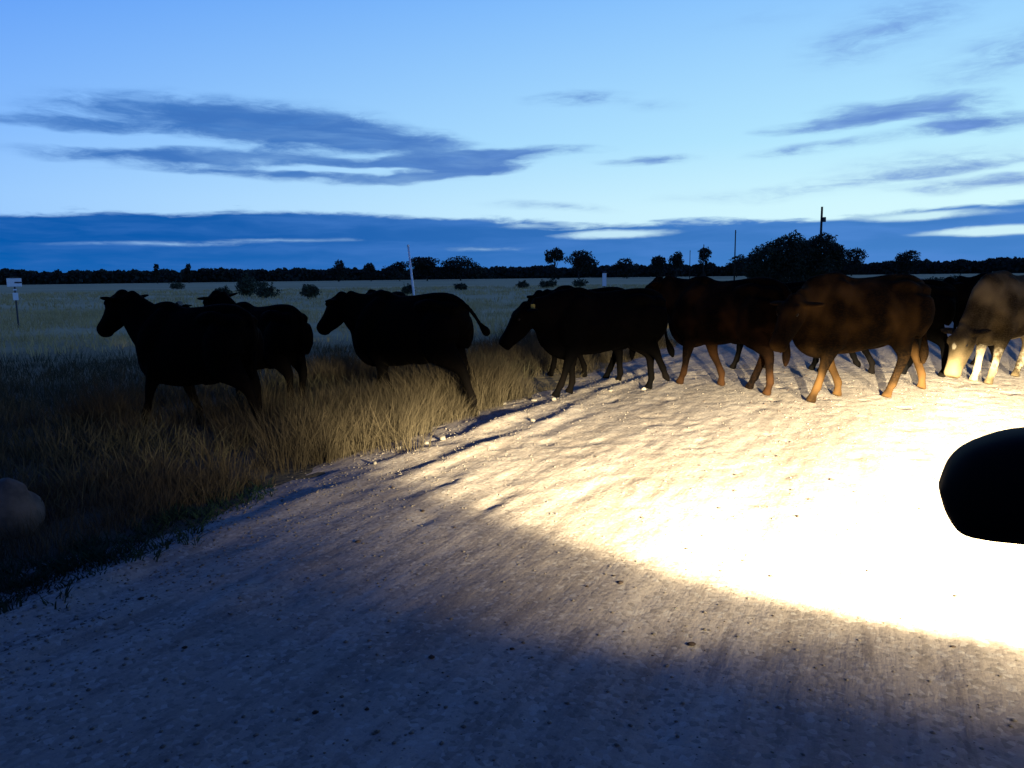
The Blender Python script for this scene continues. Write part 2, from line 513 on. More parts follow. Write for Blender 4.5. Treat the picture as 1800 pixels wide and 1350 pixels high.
def cow_body(pose, seed=0, patches=()):
    """one continuous animal, walking along +x, feet on z = 0"""
    r = random.Random(seed)
    g = pose.get('girth', .94)
    L = Lofts()
    st = [(-.88, 1.17, .09, .11), (-.83, 1.145, .17, .17), (-.70, 1.10, .245, .215), (-.52, 1.055, .305, .25), (-.28, 1.00, .362, .295), (0, .962, .392, .318),
          (.25, .938, .407, .30), (.46, .945, .412, .262), (.66, .955, .40, .22), (.84, .935, .325, .17), (.97, .90, .18, .10)]
    dp = pose.get('deep', .0)
    st = [(x, z - dp * .5 * min(1, a / .36) ** 2, a + dp * .5 * min(1, a / .36) ** 2, b) for x, z, a, b in st]
    L.tube([(x, 0, z) for x, z, a, b in st], [(b * g, a) for x, z, a, b in st], n=24, p=2.2, ridge=.28)
    # hip and pin bones, loin, shoulder blades, withers
    for s in (-1, 1):
        L.tube([(-.66, .13 * s, 1.21), (-.46, .165 * s, 1.265), (-.24, .13 * s, 1.235)], [(.07, .07), (.082, .075), (.06, .06)])
        L.tube([(-.62, .10 * s, 1.22), (-.76, .10 * s, 1.22), (-.87, .095 * s, 1.20)], [(.08, .08), (.085, .08), (.06, .055)])
        L.tube([(.36, .08 * s, 1.30), (.46, .145 * s, 1.10), (.64, .175 * s, .88), (.58, .16 * s, .72)], [(.07, .14), (.10, .22), (.105, .19), (.08, .13)])
    L.tube([(-.87, 0, 1.27), (-.68, 0, 1.345), (-.42, 0, 1.362), (-.1, 0, 1.335), (.20, 0, 1.325), (.42, 0, 1.375), (.62, 0, 1.345)], [(.05, .04), (.075, .05), (.08, .045), (.065, .04), (.06, .045), (.07, .06), (.07, .07)])
    # head
    px, py, pz = pose.get('poll', (1.12, 0, 1.36))
    hp, hy = R(pose.get('pitch', 50)), R(pose.get('yaw', 0))
    P0 = np.array((px, py, pz))
    a = np.array((math.cos(hp) * math.cos(hy), math.cos(hp) * math.sin(hy), -math.sin(hp)))
    u = np.array((math.sin(hp) * math.cos(hy), math.sin(hp) * math.sin(hy), math.cos(hp)))
    sd = np.cross(u, a)
    hd = [(-.075, .075, .05, -.06), (-.02, .115, .105, -.075), (.09, .138, .155, -.08), (.21, .126, .158, -.085), (.34, .100, .128, -.078), (.46, .092, .106, -.07), (.55, .102, .10, -.07), (.60, .085, .078, -.07)]
    L.tube([P0 + a * q + u * o for q, hw, hh, o in hd], [(hw, hh) for q, hw, hh, o in hd], ref=sd, n=16, p=2.5)
    L.tube([P0 + a * .10 - u * .19, P0 + a * .26 - u * .185, P0 + a * .48 - u * .135], [(.08, .06), (.075, .07), (.07, .05)], ref=sd)
    L.tube([P0 - a * .07 - u * .05, P0 - a * .03 + u * .012, P0 + a * .07 + u * .02], [(.06, .04), (.07, .045), (.05, .035)], ref=sd)
    # brow ridges
    for s in (-1, 1):
        L.tube([P0 + a * .10 + sd * .105 * s + u * .035, P0 + a * .20 + sd * .115 * s + u * .03], [(.035, .035), (.03, .03)], sub=1)
    # neck
    n0 = np.array((.40, 0, 1.03)); n1 = np.array((.70, 0, 1.065)); n3 = P0 - u * .10 - a * .02
    n2 = n1 * .45 + n3 * .55 - np.array((0, 0, .03))
    L.tube([n0, n1, n2, n3], [(.22, .37), (.185, .345), (.15, .265), (.12, .18)], n=18, ridge=.2)
    # dewlap and brisket
    L.tube([(.40, 0, .62), (.66, 0, .60), (.88, 0, .70), (.98, 0, .86)], [(.12, .09), (.14, .13), (.10, .12), (.05, .08)])
    L.tube([np.array((.92, 0, .74)), n1 * .45 + n3 * .55 - np.array((-.03, 0, .29)), n3 - u * .17 + a * .05], [(.04, .13), (.032, .10), (.03, .07)], sub=2)
    # ears: set low on the side of the poll, hanging outwards
    for s in (-1, 1):
        e0 = P0 + sd * (.115 * s) + a * .015 - u * .05
        dr = sd * s * .93 - a * (.25 + .15 * r.random()) + np.array((0, 0, -.34 + .2 * r.random() + .35 * pose.get('ear', 0)))
        dr /= np.linalg.norm(dr)
        L.tube([e0, e0 + dr * .07, e0 + dr * .155, e0 + dr * .24], [(.036, .026), (.068, .022), (.074, .021), (.026, .015)], ref=a * .8 + u * .6, n=10)
    # legs
    for i, s in enumerate((1, -1)):
        J = FRONT[pose['front'][i]]; K = HIND[pose['hind'][i]]
        y = .155 * s
        (ex, ez), (kx, kz), (fx, fz), (tx, tz) = J
        L.tube([(.50, y * .9, 1.0), (ex + .01, y * 1.03, ez), ((ex + kx) / 2, y, (ez + kz) / 2), (kx, y, kz), ((kx + fx) / 2 - .005, y, (kz + fz) / 2), (fx, y, fz)],
               [(.10, .20), (.105, .175), (.078, .11), (.063, .068), (.044, .050), (.052, .057)], n=12)
        L.tube([(fx, y, fz + .02), ((fx + tx) / 2, y, (fz + tz) / 2), (tx - .005, y, tz - .005), (tx + .005, y, tz - .034)], [(.042, .046), (.044, .046), (.058, .064), (.062, .070)], n=12, sub=2)
        (ex, ez), (kx, kz), (fx, fz), (tx, tz) = K
        y = .15 * s
        L.tube([(-.66, y * 1.0, 1.15), (-.62, y * 1.10, .98), ((ex - .07), y * 1.10, ez), ((ex + kx) / 2 - .03, y * 1.05, (ez + kz) / 2), (kx, y, kz), ((kx + fx) / 2, y, (kz + fz) / 2), (fx, y, fz)],
               [(.12, .20), (.155, .285), (.14, .265), (.09, .155), (.060, .083), (.046, .056), (.052, .056)], n=14)
        L.tube([(ex + .02, y * 1.1, ez + .10), (ex + .06, y * 1.15, ez - .02), (ex + .0, y * 1.1, ez - .12)], [(.09, .12), (.09, .10), (.06, .07)])
        L.tube([(fx, y, fz + .02), ((fx + tx) / 2, y, (fz + tz) / 2), (tx - .005, y, tz - .005), (tx + .005, y, tz - .034)], [(.042, .046), (.044, .046), (.058, .062), (.062, .068)], n=12, sub=2)
    # flank fold
    L.tube([(-.48, 0, .76 - dp), (-.30, 0, .66 - dp), (-.1, 0, .60 - dp)], [(.10, .07), (.10, .07), (.06, .04)])
    # tail
    T = pose.get('tail', [(-.82, 0, 1.30), (-.92, 0, 1.22), (-.95, .01, .97), (-.94, .02, .70), (-.94, .03, .48), (-.93, .03, .34)])
    k = len(T)
    rad = [(.042, .05)] + [(.030 - .008 * i / k, .032 - .008 * i / k) for i in range(1, k - 2)] + [(.055, .06), (.02, .02)]
    L.tube(T, rad, n=10)
    me = remeshed('body', L, .0165, 11)
    n = len(me.vertices)
    co = np.empty(n * 3, np.float32); me.vertices.foreach_get('co', co); co = co.reshape(-1, 3)
    pale = np.zeros(n, np.float32)
    for (kind, c, rr, wt) in patches:
        cc = (P0 + a * c[0] + sd * c[1] + u * c[2]) if kind == 'head' else np.array(c)
        dd = np.linalg.norm((co - cc) / np.array(rr), axis=1)
        pale = np.maximum(pale, wt * np.clip(1.3 - dd, 0, 1))
    at = me.attributes.new('pale', 'FLOAT', 'POINT'); at.data.foreach_set('value', pale)
    eyes = []
    for s in (-1, 1):
        eyes.append(P0 + a * .19 + sd * s * .114 + u * -.005)
    return me, eyes, (P0, a, u, sd)


def cow(name, label, x, y, theta, scale, material, pose, seed=0, patches=(), cat='cow', ear_tag=False, z=None):
    o = empty(name, (x, y, hz(x, y) if z is None else z), R(theta))
    o.scale = (scale * .95, scale * .98, scale * 1.03)
    tag(o, label, cat, 'cattle crossing the gravel road')
    me, eyes, (P0, a, u, sd) = cow_body(pose, seed, patches)
    link('body', me, material, o)
    for e in eyes:
        bm = bmesh.new(); bmesh.ops.create_uvsphere(bm, u_segments=12, v_segments=8, radius=.021)
        link('eye', bm_mesh('eye', bm), M_eye, o, tuple(e), True)
    if ear_tag:
        bm = bmesh.new(); add_box(bm, (0, 0, 0), (.065, .008, .075), .003)
        g = link('ear_tag', bm_mesh('ear_tag', bm), M_tag, o, tuple(P0 + sd * .17 - a * .045 - u * .06))
        g.rotation_euler = (0, 0, R(10))
    return o


swish = [(-.80, 0, 1.27), (-.90, 0, 1.26), (-1.00, -.02, 1.17), (-1.09, -.04, 1.05), (-1.17, -.06, .96), (-1.22, -.07, .93)]
swing = [(-.80, 0, 1.27), (-.90, 0, 1.16), (-.92, .01, .93), (-.95, .02, .72), (-1.02, .03, .55), (-1.06, .03, .44)]

cow('cow', 'leftmost black cow of the herd, head up, striding through the dry grass', -3.46, 8.48, 154, .95, M_black,
    dict(poll=(1.25, .02, 1.50), pitch=42, deep=.07, front=('reach', 'push'), hind=('drive', 'half'), ear=.45), 1)
cow('cow', 'second black cow from the left, head just above the back of the leftmost cow', -3.22, 10.05, 143, .91, M_black,
    dict(poll=(1.20, 0, 1.52), pitch=48, deep=.06, front=('stand', 'half'), hind=('half', 'stand'), ear=.4), 2)
cow('calf', 'young black animal almost hidden behind the leftmost cow, only head top showing', -4.85, 12.75, 160, .75, M_black,
    dict(poll=(1.06, 0, 1.60), pitch=35, front=('stand', 'half'), hind=('half', 'stand'), girth=.85, ear=.35), 3,
    [('head', (.08, 0, .05), (.09, .09, .09), 1.2), ('head', (-.1, .0, -.03), (.12, .1, .1), 1.1)], cat='calf')
cow('cow', 'black cow with its tail swishing out behind, walking away in front of tall dry grass', -1.26, 9.66, 147, 1.0, M_black,
    dict(poll=(1.23, .02, 1.35), pitch=42, deep=.03, front=('push', 'reach'), hind=('drive', 'half'), tail=swish, ear=.3), 4)
cow('cow', 'black cow half hidden on the far side of the cow with the swishing tail', -2.1, 13.4, 118, .97, M_black,
    dict(poll=(1.08, 0, 1.36), pitch=48, front=('half', 'push'), hind=('stand', 'half')), 5)
cow('cow', 'black cow side on with lowered head and yellow ear tag at the road edge', 1.27, 10.28, 196, .96, M_black,
    dict(poll=(1.26, .0, 1.19), pitch=52, front=('reach', 'stand'), hind=('lift', 'half'), tail=swing, ear=.1), 6, ear_tag=True)
cow('cow', 'dark cow behind the ear tagged one, only its humped back, ear and lower legs showing', 1.2, 12.2, 135, 1.0, M_black,
    dict(poll=(1.12, 0, 1.28), pitch=55, front=('half', 'push'), hind=('half', 'reach'), ear=.35), 7)
cow('cow', 'black headed cow with reddish flanks heading away left, right behind the gap in the herd', 2.98, 10.66, 128, 1.05, M_reddish,
    dict(poll=(1.26, .03, 1.36), pitch=50, yaw=22, front=('half', 'push'), hind=('half', 'reach'), ear=.35), 8)
cow('cow', 'black cow behind the reddish ones, only its ear and back showing above them', 4.35, 12.7, 152, 1.0, M_black,
    dict(poll=(1.1, 0, 1.36), pitch=50, front=('half', 'push'), hind=('half', 'stand'), ear=.35), 9)
cow('cow', 'big golden brown cow side on with lowered head, nearest to the headlights', 4.42, 9.72, 197, 1.07, M_brown,
    dict(poll=(1.14, .14, 1.14), pitch=52, yaw=22, front=('reach', 'push'), hind=('reach', 'drive'), girth=1.0, deep=.02), 10)
cow('cow', 'black cow wedged between the big golden brown cow and the dun one', 5.75, 11.75, 168, 1.0, M_black,
    dict(poll=(1.12, 0, 1.2), pitch=55, front=('lift', 'push'), hind=('half', 'reach')), 13)
cow('cow', 'dun cow with head hung low to the ground and white blaze, brightest in the headlights', 7.28, 11.1, 206, 1.06, M_dun,
    dict(poll=(1.28, .02, .70), pitch=68, front=('reach', 'half'), hind=('half', 'reach'), girth=1.05, ear=.1), 11,
    [('head', (.24, 0, .06), (.26, .05, .08), .6), ('body', (.62, 0, .25), (.42, .4, .42), .62), ('body', (-.55, 0, .2), (.45, .4, .42), .62), ('body', (.1, 0, .55), (.5, .4, .13), .6)])  # blaze is coat colour; pale legs and belly are headlight glare painted in
cow('cow', 'black cow at the right edge of the photo, dark back above the dun one', 8.45, 13.0, 176, 1.05, M_black,
    dict(poll=(1.14, .02, 1.30), pitch=50, front=('half', 'push'), hind=('half', 'reach'), ear=.2), 12)

# ------------------------------------------------------------------ the car whose mirror shows at the right edge
CX = 1.40                                                  # its centre line, metres right of the camera
car = empty('car', road(0, CX, 0.02), R(-HEADING))
tag(car, 'black four wheel drive at the right edge, only its rounded door mirror in view', 'car')


def ring(y, hw, z0, z1, tuck=.10, n=6):
    """body section at y: half width, sill and top heights, rounded corners"""
    r = min(tuck, (z1 - z0) * .4)
    pts = []
    for (cx, cz, a0) in ((hw - r, z1 - r, 0), (-(hw - r), z1 - r, 90), (-(hw - r), z0 + r, 180), (hw - r, z0 + r, 270)):
        for k in range(n):
            a = R(a0 + 90 * k / (n - 1))
            pts.append((cx + r * math.cos(a), y, cz + r * math.sin(a)))
    return pts


def loft_mesh(name, rings):
    n = len(rings[0]); V = [p for q in rings for p in q]; F = []
    for i in range(len(rings) - 1):
        for k in range(n):
            a = i * n + k; b2 = i * n + (k + 1) % n
            F.append((a, b2, b2 + n, a + n))
    F.append(tuple(range(n))[::-1]); F.append(tuple((len(rings) - 1) * n + k for k in range(n)))
    me = mesh_np(name, V, F)
    bm = bmesh.new(); bm.from_mesh(me); bmesh.ops.recalc_face_normals(bm, faces=bm.faces); bm.to_mesh(me); bm.free()
    return me


link('body', loft_mesh('body', [ring(2.14, .62, .52, .80), ring(2.08, .78, .44, .98), ring(1.85, .90, .40, 1.06), ring(1.2, .93, .38, 1.10), ring(.7, .94, .38, 1.13), ring(-.8, .94, .38, 1.13), ring(-2.2, .93, .40, 1.12), ring(-2.6, .86, .46, 1.06), ring(-2.66, .80, .5, 1.0)]), M_carpaint, car, smooth=True)
link('cabin', loft_mesh('cabin', [ring(.95, .74, 1.10, 1.13, .01), ring(.75, .80, 1.10, 1.26, .06), ring(.25, .74, 1.10, 1.70, .14), ring(0, .72, 1.10, 1.80, .16), ring(-1.9, .72, 1.10, 1.80, .16), ring(-2.35, .76, 1.10, 1.5, .12), ring(-2.5, .80, 1.10, 1.14, .02)]), M_carpaint, car, smooth=True)
for nm, c, s, rx in (('windscreen', (0, .585, 1.44), (1.2, .012, .62), 50), ('rear_window', (0, -2.405, 1.42), (1.1, .012, .42), -25)):
    bm = bmesh.new(); add_box(bm, (0, 0, 0), s, .004)
    q = link(nm, bm_mesh(nm, bm), M_glass, car, c); q.rotation_euler = (R(rx), 0, 0)
for s in (-1, 1):
    for yc, ln in ((-.42, .86), (-1.4, .86)):
        bm = bmesh.new(); add_box(bm, (0, 0, 0), (.012, ln, .42), .004)
        q = link('side_window', bm_mesh('side_window', bm), M_glass, car, (s * .757, yc, 1.40)); q.rotation_euler = (0, R(-4 * s), 0)
        bm = bmesh.new(); add_box(bm, (0, 0, 0), (.02, .16, .03), .008)
        link('door_handle', bm_mesh('door_handle', bm), M_plastic, car, (s * .955, yc - .3, 1.02))
for s in (-1, 1):
    for yc in (1.3, -1.55):
        wh = empty('wheel', (s * .84, yc, .36)); wh.parent = car
        for nm, mt, prof in (('tyre', M_tyre, [(.22, -.11), (.33, -.12), (.375, -.09), (.38, 0), (.375, .09), (.33, .12), (.22, .11)]), ('rim', M_rim, [(.02, .06), (.10, .075), (.12, .05), (.20, .06), (.225, .10), (.225, -.08), (.02, -.02)])):
            n = 28; V = []; F = []
            for k in range(n):
                a = 2 * math.pi * k / n
                V += [(hh * s, r0 * math.cos(a), r0 * math.sin(a)) for r0, hh in prof]
            q = len(prof)
            for k in range(n):
                for j in range(q):
                    F.append((k * q + j, k * q + (j + 1) % q, ((k + 1) % n) * q + (j + 1) % q, ((k + 1) % n) * q + j))
            link(nm, mesh_np(nm, V, F), mt, wh, smooth=True)
bm = bmesh.new(); add_box(bm, (0, 2.16, .78), (.86, .03, .16), .02)
for k in range(5): add_box(bm, (0, 2.178, .72 + .03 * k), (.80, .012, .010))
link('grille', bm_mesh('grille', bm), M_plastic, car)
bm = bmesh.new(); add_box(bm, (0, 2.06, .52), (1.5, .16, .2), .06)
link('bumper', bm_mesh('bumper', bm), M_plastic, car)

# door mirror: shell swept outwards from the door, glass facing back
mir = empty('side_mirror', (0, 0, 0)); mir.parent = car
S = [(.058, 1.369, .004, .02), (.065, 1.371, .027, .035), (.079, 1.3705, .045, .05), (.103, 1.3755, .0535, .06), (.128, 1.380, .0570, .066), (.18, 1.384, .061, .07), (.25, 1.386, .0615, .068), (.30, 1.386, .055, .06), (.325, 1.386, .035, .04)]
S = catmull(S, 5)
V = []; F = []; n = 48
for (l, zc, hh, hd_) in S:
    for k in range(n):
        a = 2 * math.pi * k / n
        ca, sa = math.cos(a), math.sin(a)
        V.append((l - CX, .93 + hd_ * math.copysign(abs(ca) ** .7, ca), zc - .02 + hh * math.copysign(abs(sa) ** .85, sa)))
for i in range(len(S) - 1):
    for k in range(n):
        F.append((i * n + k, i * n + (k + 1) % n, (i + 1) * n + (k + 1) % n, (i + 1) * n + k))
F.append(tuple(range(n))[::-1]); F.append(tuple((len(S) - 1) * n + k for k in range(n)))
me = mesh_np('mirror_shell', V, F)
bm = bmesh.new(); bm.from_mesh(me); bmesh.ops.recalc_face_normals(bm, faces=bm.faces); bm.to_mesh(me); bm.free()
link('mirror_shell', me, M_plastic, mir, smooth=True)
bm = bmesh.new(); add_box(bm, (.235 - CX, .868, 1.366), (.14, .006, .095), .002)
link('mirror_glass', bm_mesh('mirror_glass', bm), M_mirror, mir)
bm = bmesh.new(); add_box(bm, (.39 - CX, .90, 1.32), (.17, .06, .05), .015)
add_box(bm, (.50 - CX, .86, 1.22), (.10, .12, .22), .02)
link('mirror_arm', bm_mesh('mirror_arm', bm), M_plastic, mir)

# headlights: lens on the car, and the low beam each one throws
for s in (-1, 1):
    hl = empty('headlight', (s * .66, 2.10, .86)); hl.parent = car
    bm = bmesh.new(); add_box(bm, (0, .0, 0), (.30, .10, .15), .04)
    link('housing', bm_mesh('housing', bm), M_plastic, hl)
    bm = bmesh.new(); bmesh.ops.create_uvsphere(bm, u_segments=16, v_segments=10, radius=.05)
    q = link('lens', bm_mesh('lens', bm), M_lens, hl, (0, .045, 0), True)
    ld = bpy.data.lights.new('low_beam', 'SPOT')
    ld.energy = HEADLIGHT_POWER
    ld.color = (1.0, .86, .55)
    ld.spot_size = R(172); ld.spot_blend = 0.0
    ld.shadow_soft_size = .05
    ld.use_nodes = True
    t = NT(ld.node_tree)
    em = ld.node_tree.nodes['Emission']
    nrm = t.n('ShaderNodeTexCoord').outputs['Normal']
    sp = t.n('ShaderNodeSeparateXYZ'); t.put(sp.inputs[0], nrm)
    x_, y_, z_ = sp.outputs
    fwd = t.m('ABSOLUTE', z_)
    a_ = t.m('MULTIPLY', t.m('ABSOLUTE', t.m('ARCTAN2', x_, fwd)), DEG)
    e_ = t.m('MULTIPLY', t.m('ARCSINE', y_), DEG)
    low = t.m('EXPONENT', t.m('DIVIDE', t.m('MAXIMUM', t.m('SUBTRACT', t.m('MULTIPLY', e_, -1.0), 4.0), 0.0), -5.3))
    core = t.m('MULTIPLY', t.m('EXPONENT', t.m('DIVIDE', a_, -11.0)), low)
    ell = t.m('ADD', t.m('POWER', t.m('DIVIDE', a_, 58.0), 2.0), t.m('POWER', t.m('DIVIDE', e_, 28.5), 2.0))
    ell2 = t.m('ADD', t.m('POWER', t.m('DIVIDE', a_, 58.0), 2.0), t.m('POWER', t.m('DIVIDE', e_, 21.0), 2.0))
    ell3 = t.m('ADD', t.m('POWER', t.m('DIVIDE', a_, 64.0), 4.0), t.m('POWER', t.m('DIVIDE', e_, 25.5), 4.0))
    spread = t.m('ADD', t.m('MULTIPLY', t.step(ell, 1.2, .92), .056), t.m('MULTIPLY', t.step(ell2, 2.0, .6), .009))
    spread = t.m('ADD', spread, t.m('MULTIPLY', t.step(ell3, 2.6, .2), .0040))
    cut = t.m('ADD', t.m('MULTIPLY', t.step(e_, -.8, -6.6), .99), t.m('MULTIPLY', t.step(e_, 12, -3), .0010))
    t.put(em.inputs['Strength'], t.m('MULTIPLY', t.m('ADD', core, spread), cut))
    lo = bpy.data.objects.new('low_beam', ld); COL.objects.link(lo)
    lo.parent = hl; lo.location = (0, .16, 0)
    lo.rotation_euler = (R(90), 0, 0)                      # -z looks along the road

# ------------------------------------------------------------------ roadside furniture
def tube_mesh(name, pts, rad, n=10):
    L = Lofts(); L.tube(pts, [(r, r) for r in rad], ref=(1, 0.01, 0), n=n, sub=1); return L.mesh(name)


o = empty('marker_pole', (-2.40, 20, -.03))
tag(o, 'thin leaning white marker pole rising behind the cow with the swishing tail', 'marker pole')
link('pole', tube_mesh('pole', [(0, 0, 0), (-.10, 0, 1.28), (-.20, 0, 2.42)], [.032, .03, .024]), M_white, o, smooth=True)
link('cap', tube_mesh('cap', [(-.20, 0, 2.40), (-.203, 0, 2.46)], [.032, .028]), M_white, o)

o = empty('guide_post', (4.55, 38, -.03))
tag(o, 'white guide post plate on a thin dark stem, behind the humped cow', 'guide post')
link('post', tube_mesh('post', [(0, 0, 0), (0, 0, 1.78)], [.035, .03]), M_post, o)
bm = bmesh.new(); add_box(bm, (0, -.05, 1.42), (.20, .02, .62), .008); link('plate', bm_mesh('plate', bm), M_white, o)
bm = bmesh.new(); add_box(bm, (0, -.05, 1.80), (.20, .018, .06), .006); link('reflector', bm_mesh('reflector', bm), M_ink, o)

o = empty('road_sign', (-17.8, 28, -.03), R(32))
tag(o, 'small white road sign with stacked plates and a dark bar, far left in the paddock', 'sign')
link('post', tube_mesh('post', [(0, 0.03, 0), (0, 0.03, 1.78)], [.03, .03]), M_post, o)
bm = bmesh.new(); add_box(bm, (0, -.01, 1.62), (.46, .02, .30), .01); link('main_plate', bm_mesh('main_plate', bm), M_white, o)
bm = bmesh.new(); add_box(bm, (.115, -.024, 1.615), (.22, .006, .05), .002); link('dark_bar', bm_mesh('dark_bar', bm), M_ink, o)
bm = bmesh.new(); add_box(bm, (0, -.01, 1.80), (.28, .02, .05), .006); link('top_plate', bm_mesh('top_plate', bm), M_boulder, o)
bm = bmesh.new(); add_box(bm, (0, -.01, 1.36), (.12, .02, .05), .006); link('small_plate', bm_mesh('small_plate', bm), M_white, o)
bm = bmesh.new(); add_box(bm, (0, -.01, 1.12), (.17, .02, .27), .01); link('lower_plate', bm_mesh('lower_plate', bm), M_white, o)


def power_pole(x, y, h, label, extra):
    o = empty('power_pole', (x, y, -.03))
    tag(o, label, 'power pole', 'line of power poles')
    link('pole', tube_mesh('pole', [(0, 0, 0), (0, 0, h)], [.19 if extra else .15, .13 if extra else .10]), M_wood, o, smooth=True)
    bm = bmesh.new(); add_box(bm, (0, -.14, h - .5), (1.5, .10, .14), .01, Matrix.Rotation(R(70), 4, 'Z'))
    link('crossarm', bm_mesh('crossarm', bm), M_wood, o)
    for k in (-.6, 0, .6):
        d = Matrix.Rotation(R(70), 4, 'Z') @ Vector((k, 0, 0))
        link('insulator', tube_mesh('insulator', [(d.x, d.y - .14, h - .44), (d.x, d.y - .14, h - .22)], [.06, .035], 8), M_boulder, o)
    if extra:
        bm = bmesh.new(); add_box(bm, (.3, -.1, h - 1.6), (.35, .35, .6), .03); link('transformer', bm_mesh('transformer', bm), M_post, o)
    return o


power_pole(39.5, 100, 9.9, 'tall dark power pole standing up behind the big spreading tree', True)
power_pole(42.95, 150, 9.9, 'slender power pole just left of the big spreading tree', False)
power_pole(54.2, 220, 9.9, 'faint far power pole directly above a small round tree', False)
power_pole(62.3, 272, 9.9, 'faintest and farthest power pole, left of the others', False)

# ------------------------------------------------------------------ trees
def leaf_cloud(lobes, n, size, seed, shell=.55):
    """many small tilted leaf faces spread through ellipsoid lobes; returns arrays"""
    g = np.random.default_rng(seed)
    vol = np.array([l[3] * l[4] * l[5] for l in lobes]) ** .75
    pick = g.choice(len(lobes), n, p=vol / vol.sum())
    Lb = np.array(lobes)[pick]
    d = g.normal(size=(n, 3)); d /= np.linalg.norm(d, axis=1)[:, None]
    rad = shell + (1.06 - shell) * g.random(n) ** .7
    # ragged outline
    rag = .68 + .62 * vnoise(d[:, 0] * 3.6 + pick * 5.3, d[:, 2] * 3.6 + d[:, 1] * 2.3, seed % 97)
    C = Lb[:, :3] + d * (rad * rag)[:, None] * Lb[:, 3:6]
    C[:, 2] = np.maximum(C[:, 2], .1)
    a = g.normal(size=(n, 3)); a /= np.linalg.norm(a, axis=1)[:, None]
    b_ = np.cross(a, g.normal(size=(n, 3))); b_ /= np.linalg.norm(b_, axis=1)[:, None]
    s = size * (.6 + .8 * g.random(n))[:, None]
    V = np.stack([C - a * s, C + b_ * s * .45, C + a * s, C - b_ * s * .45], 1).reshape(-1, 3)
    return V, np.arange(n * 4).reshape(-1, 4)


def trunk_lofts(h, w, lobes, r0, seed):
    r = random.Random(seed)
    L = Lofts()
    top = h * .55
    L.tube([(0, 0, -.1), (.03 * h * r.uniform(-1, 1), 0, top * .5), (.06 * h * r.uniform(-1, 1), 0, top)], [(r0, r0), (r0 * .75, r0 * .75), (r0 * .45, r0 * .45)], n=8, ref=(1, 0, 0))
    for l in lobes:
        z0 = top * r.uniform(.35, .9)
        m_ = (np.array((0, 0, z0)) * .45 + np.array(l[:3]) * .55); m_[2] -= .05 * h
        L.tube([(0, 0, z0), m_, l[:3]], [(r0 * .45,) * 2, (r0 * .3,) * 2, (r0 * .12,) * 2], n=6, ref=(1, .2, .1), sub=2)
    return L


def tree(name, label, x, y, h, w, n, leaf, seed, lobes=None, mt=None, bark=None, cat='tree', group='trees along the horizon', r0=None, base=.25):
    r = random.Random(seed)
    if lobes is None:
        lobes = []
        k = 5 if w < h * 1.2 else 8
        for i in range(k):
            lx = w * .5 * r.uniform(-.62, .62); zz = h * r.uniform(base + .18, .80)
            sz = r.uniform(.20, .30)
            lobes.append((lx, w * .3 * r.uniform(-1, 1), zz, w * sz, w * sz, min(h * r.uniform(.14, .22), h * .98 - zz)))
        lobes.append((w * r.uniform(-.1, .1), 0, h * .80, w * .26, w * .26, h * .19))
    o = empty(name, (x, y, -.03))
    tag(o, label, cat, group)
    V, F = leaf_cloud(lobes, n, leaf, seed)
    link('crown', mesh_np('crown', V, F), mt or M_leaf_far, o)
    link('trunk', trunk_lofts(h, w, lobes, r0 or h * .03, seed).mesh('trunk'), bark or M_bark_dark, o, smooth=True)
    return o


BIG = [(-4.3, 0, 2.4, 1.0, 1.4, 1.15), (-2.7, .3, 2.9, 1.8, 2.2, 1.9), (-.6, -.3, 3.7, 2.1, 2.4, 1.95), (1.2, .5, 3.3, 2.0, 2.2, 1.9), (3.0, 0, 4.0, 1.75, 2.2, 1.75),
       (4.5, .2, 3.7, 1.15, 1.4, 1.0), (4.6, -.3, 2.7, 1.0, 1.2, .7), (2.6, -.4, 2.3, 1.8, 2.0, 1.3), (-1.0, -.2, 1.5, 2.6, 2.4, 1.4), (-3.2, .1, 1.2, 1.3, 1.5, 1.0), (1.6, .3, 1.5, 1.3, 1.5, 1.0)]
tree('tree', 'big spreading dark tree leaning right, in front of the tallest power pole', 30.6, 85, 5.9, 11, 34000, .15, 101, BIG, M_leaf, M_bark, group='paddock trees', r0=.28)

FAR = [  # px-derived bearings turned into metres: x, y, height, width
    (-190.0, 420, 9.2, 3.2, 'narrow spike shaped tree on the skyline, farthest left of the treeline'),
    (-173.0, 420, 9.0, 3.6, 'small two headed tree on the skyline above the leftmost cows'),
    (-87.0, 395, 9.3, 7.0, 'pair of rounded crowns on the skyline left of the white marker pole'),
    (-71.5, 400, 8.2, 4.5, 'small rounded tree between the rounded pair and the white marker pole'),
    (-54.0, 380, 8.0, 11, 'low broad tree just left of the white marker pole'),
    (-38.5, 360, 9.4, 14, 'broad dark tree just right of the white marker pole'),
    (-22.5, 350, 9.3, 17, 'widest dark tree block at mid picture, right of the marker pole'),
    (19.5, 350, 14.0, 8.5, 'tall umbrella crowned tree standing well above the treeline'),
    (31.0, 355, 11.4, 14.5, 'round topped wide tree beside the tall umbrella crowned tree'),
    (55.0, 370, 8.3, 10, 'low tree just right of the white guide post'),
    (71.5, 375, 9.0, 8.5, 'stepped low tree midway from guide post to the power poles'),
    (79.5, 375, 10.8, 6.0, 'upright tree with a knob top left of the round pole side tree'),
    (92.0, 370, 12.3, 7.5, 'round upright tree under the faint far power pole'),
    (108.5, 375, 9.2, 12, 'low wide tree at the foot of the slender power pole'),
    (157.0, 360, 11.0, 14, 'dark low dome of a tree right beside the big spreading tree'),
    (189.0, 370, 10.2, 11, 'dark round bush like tree on the skyline far right'),
]
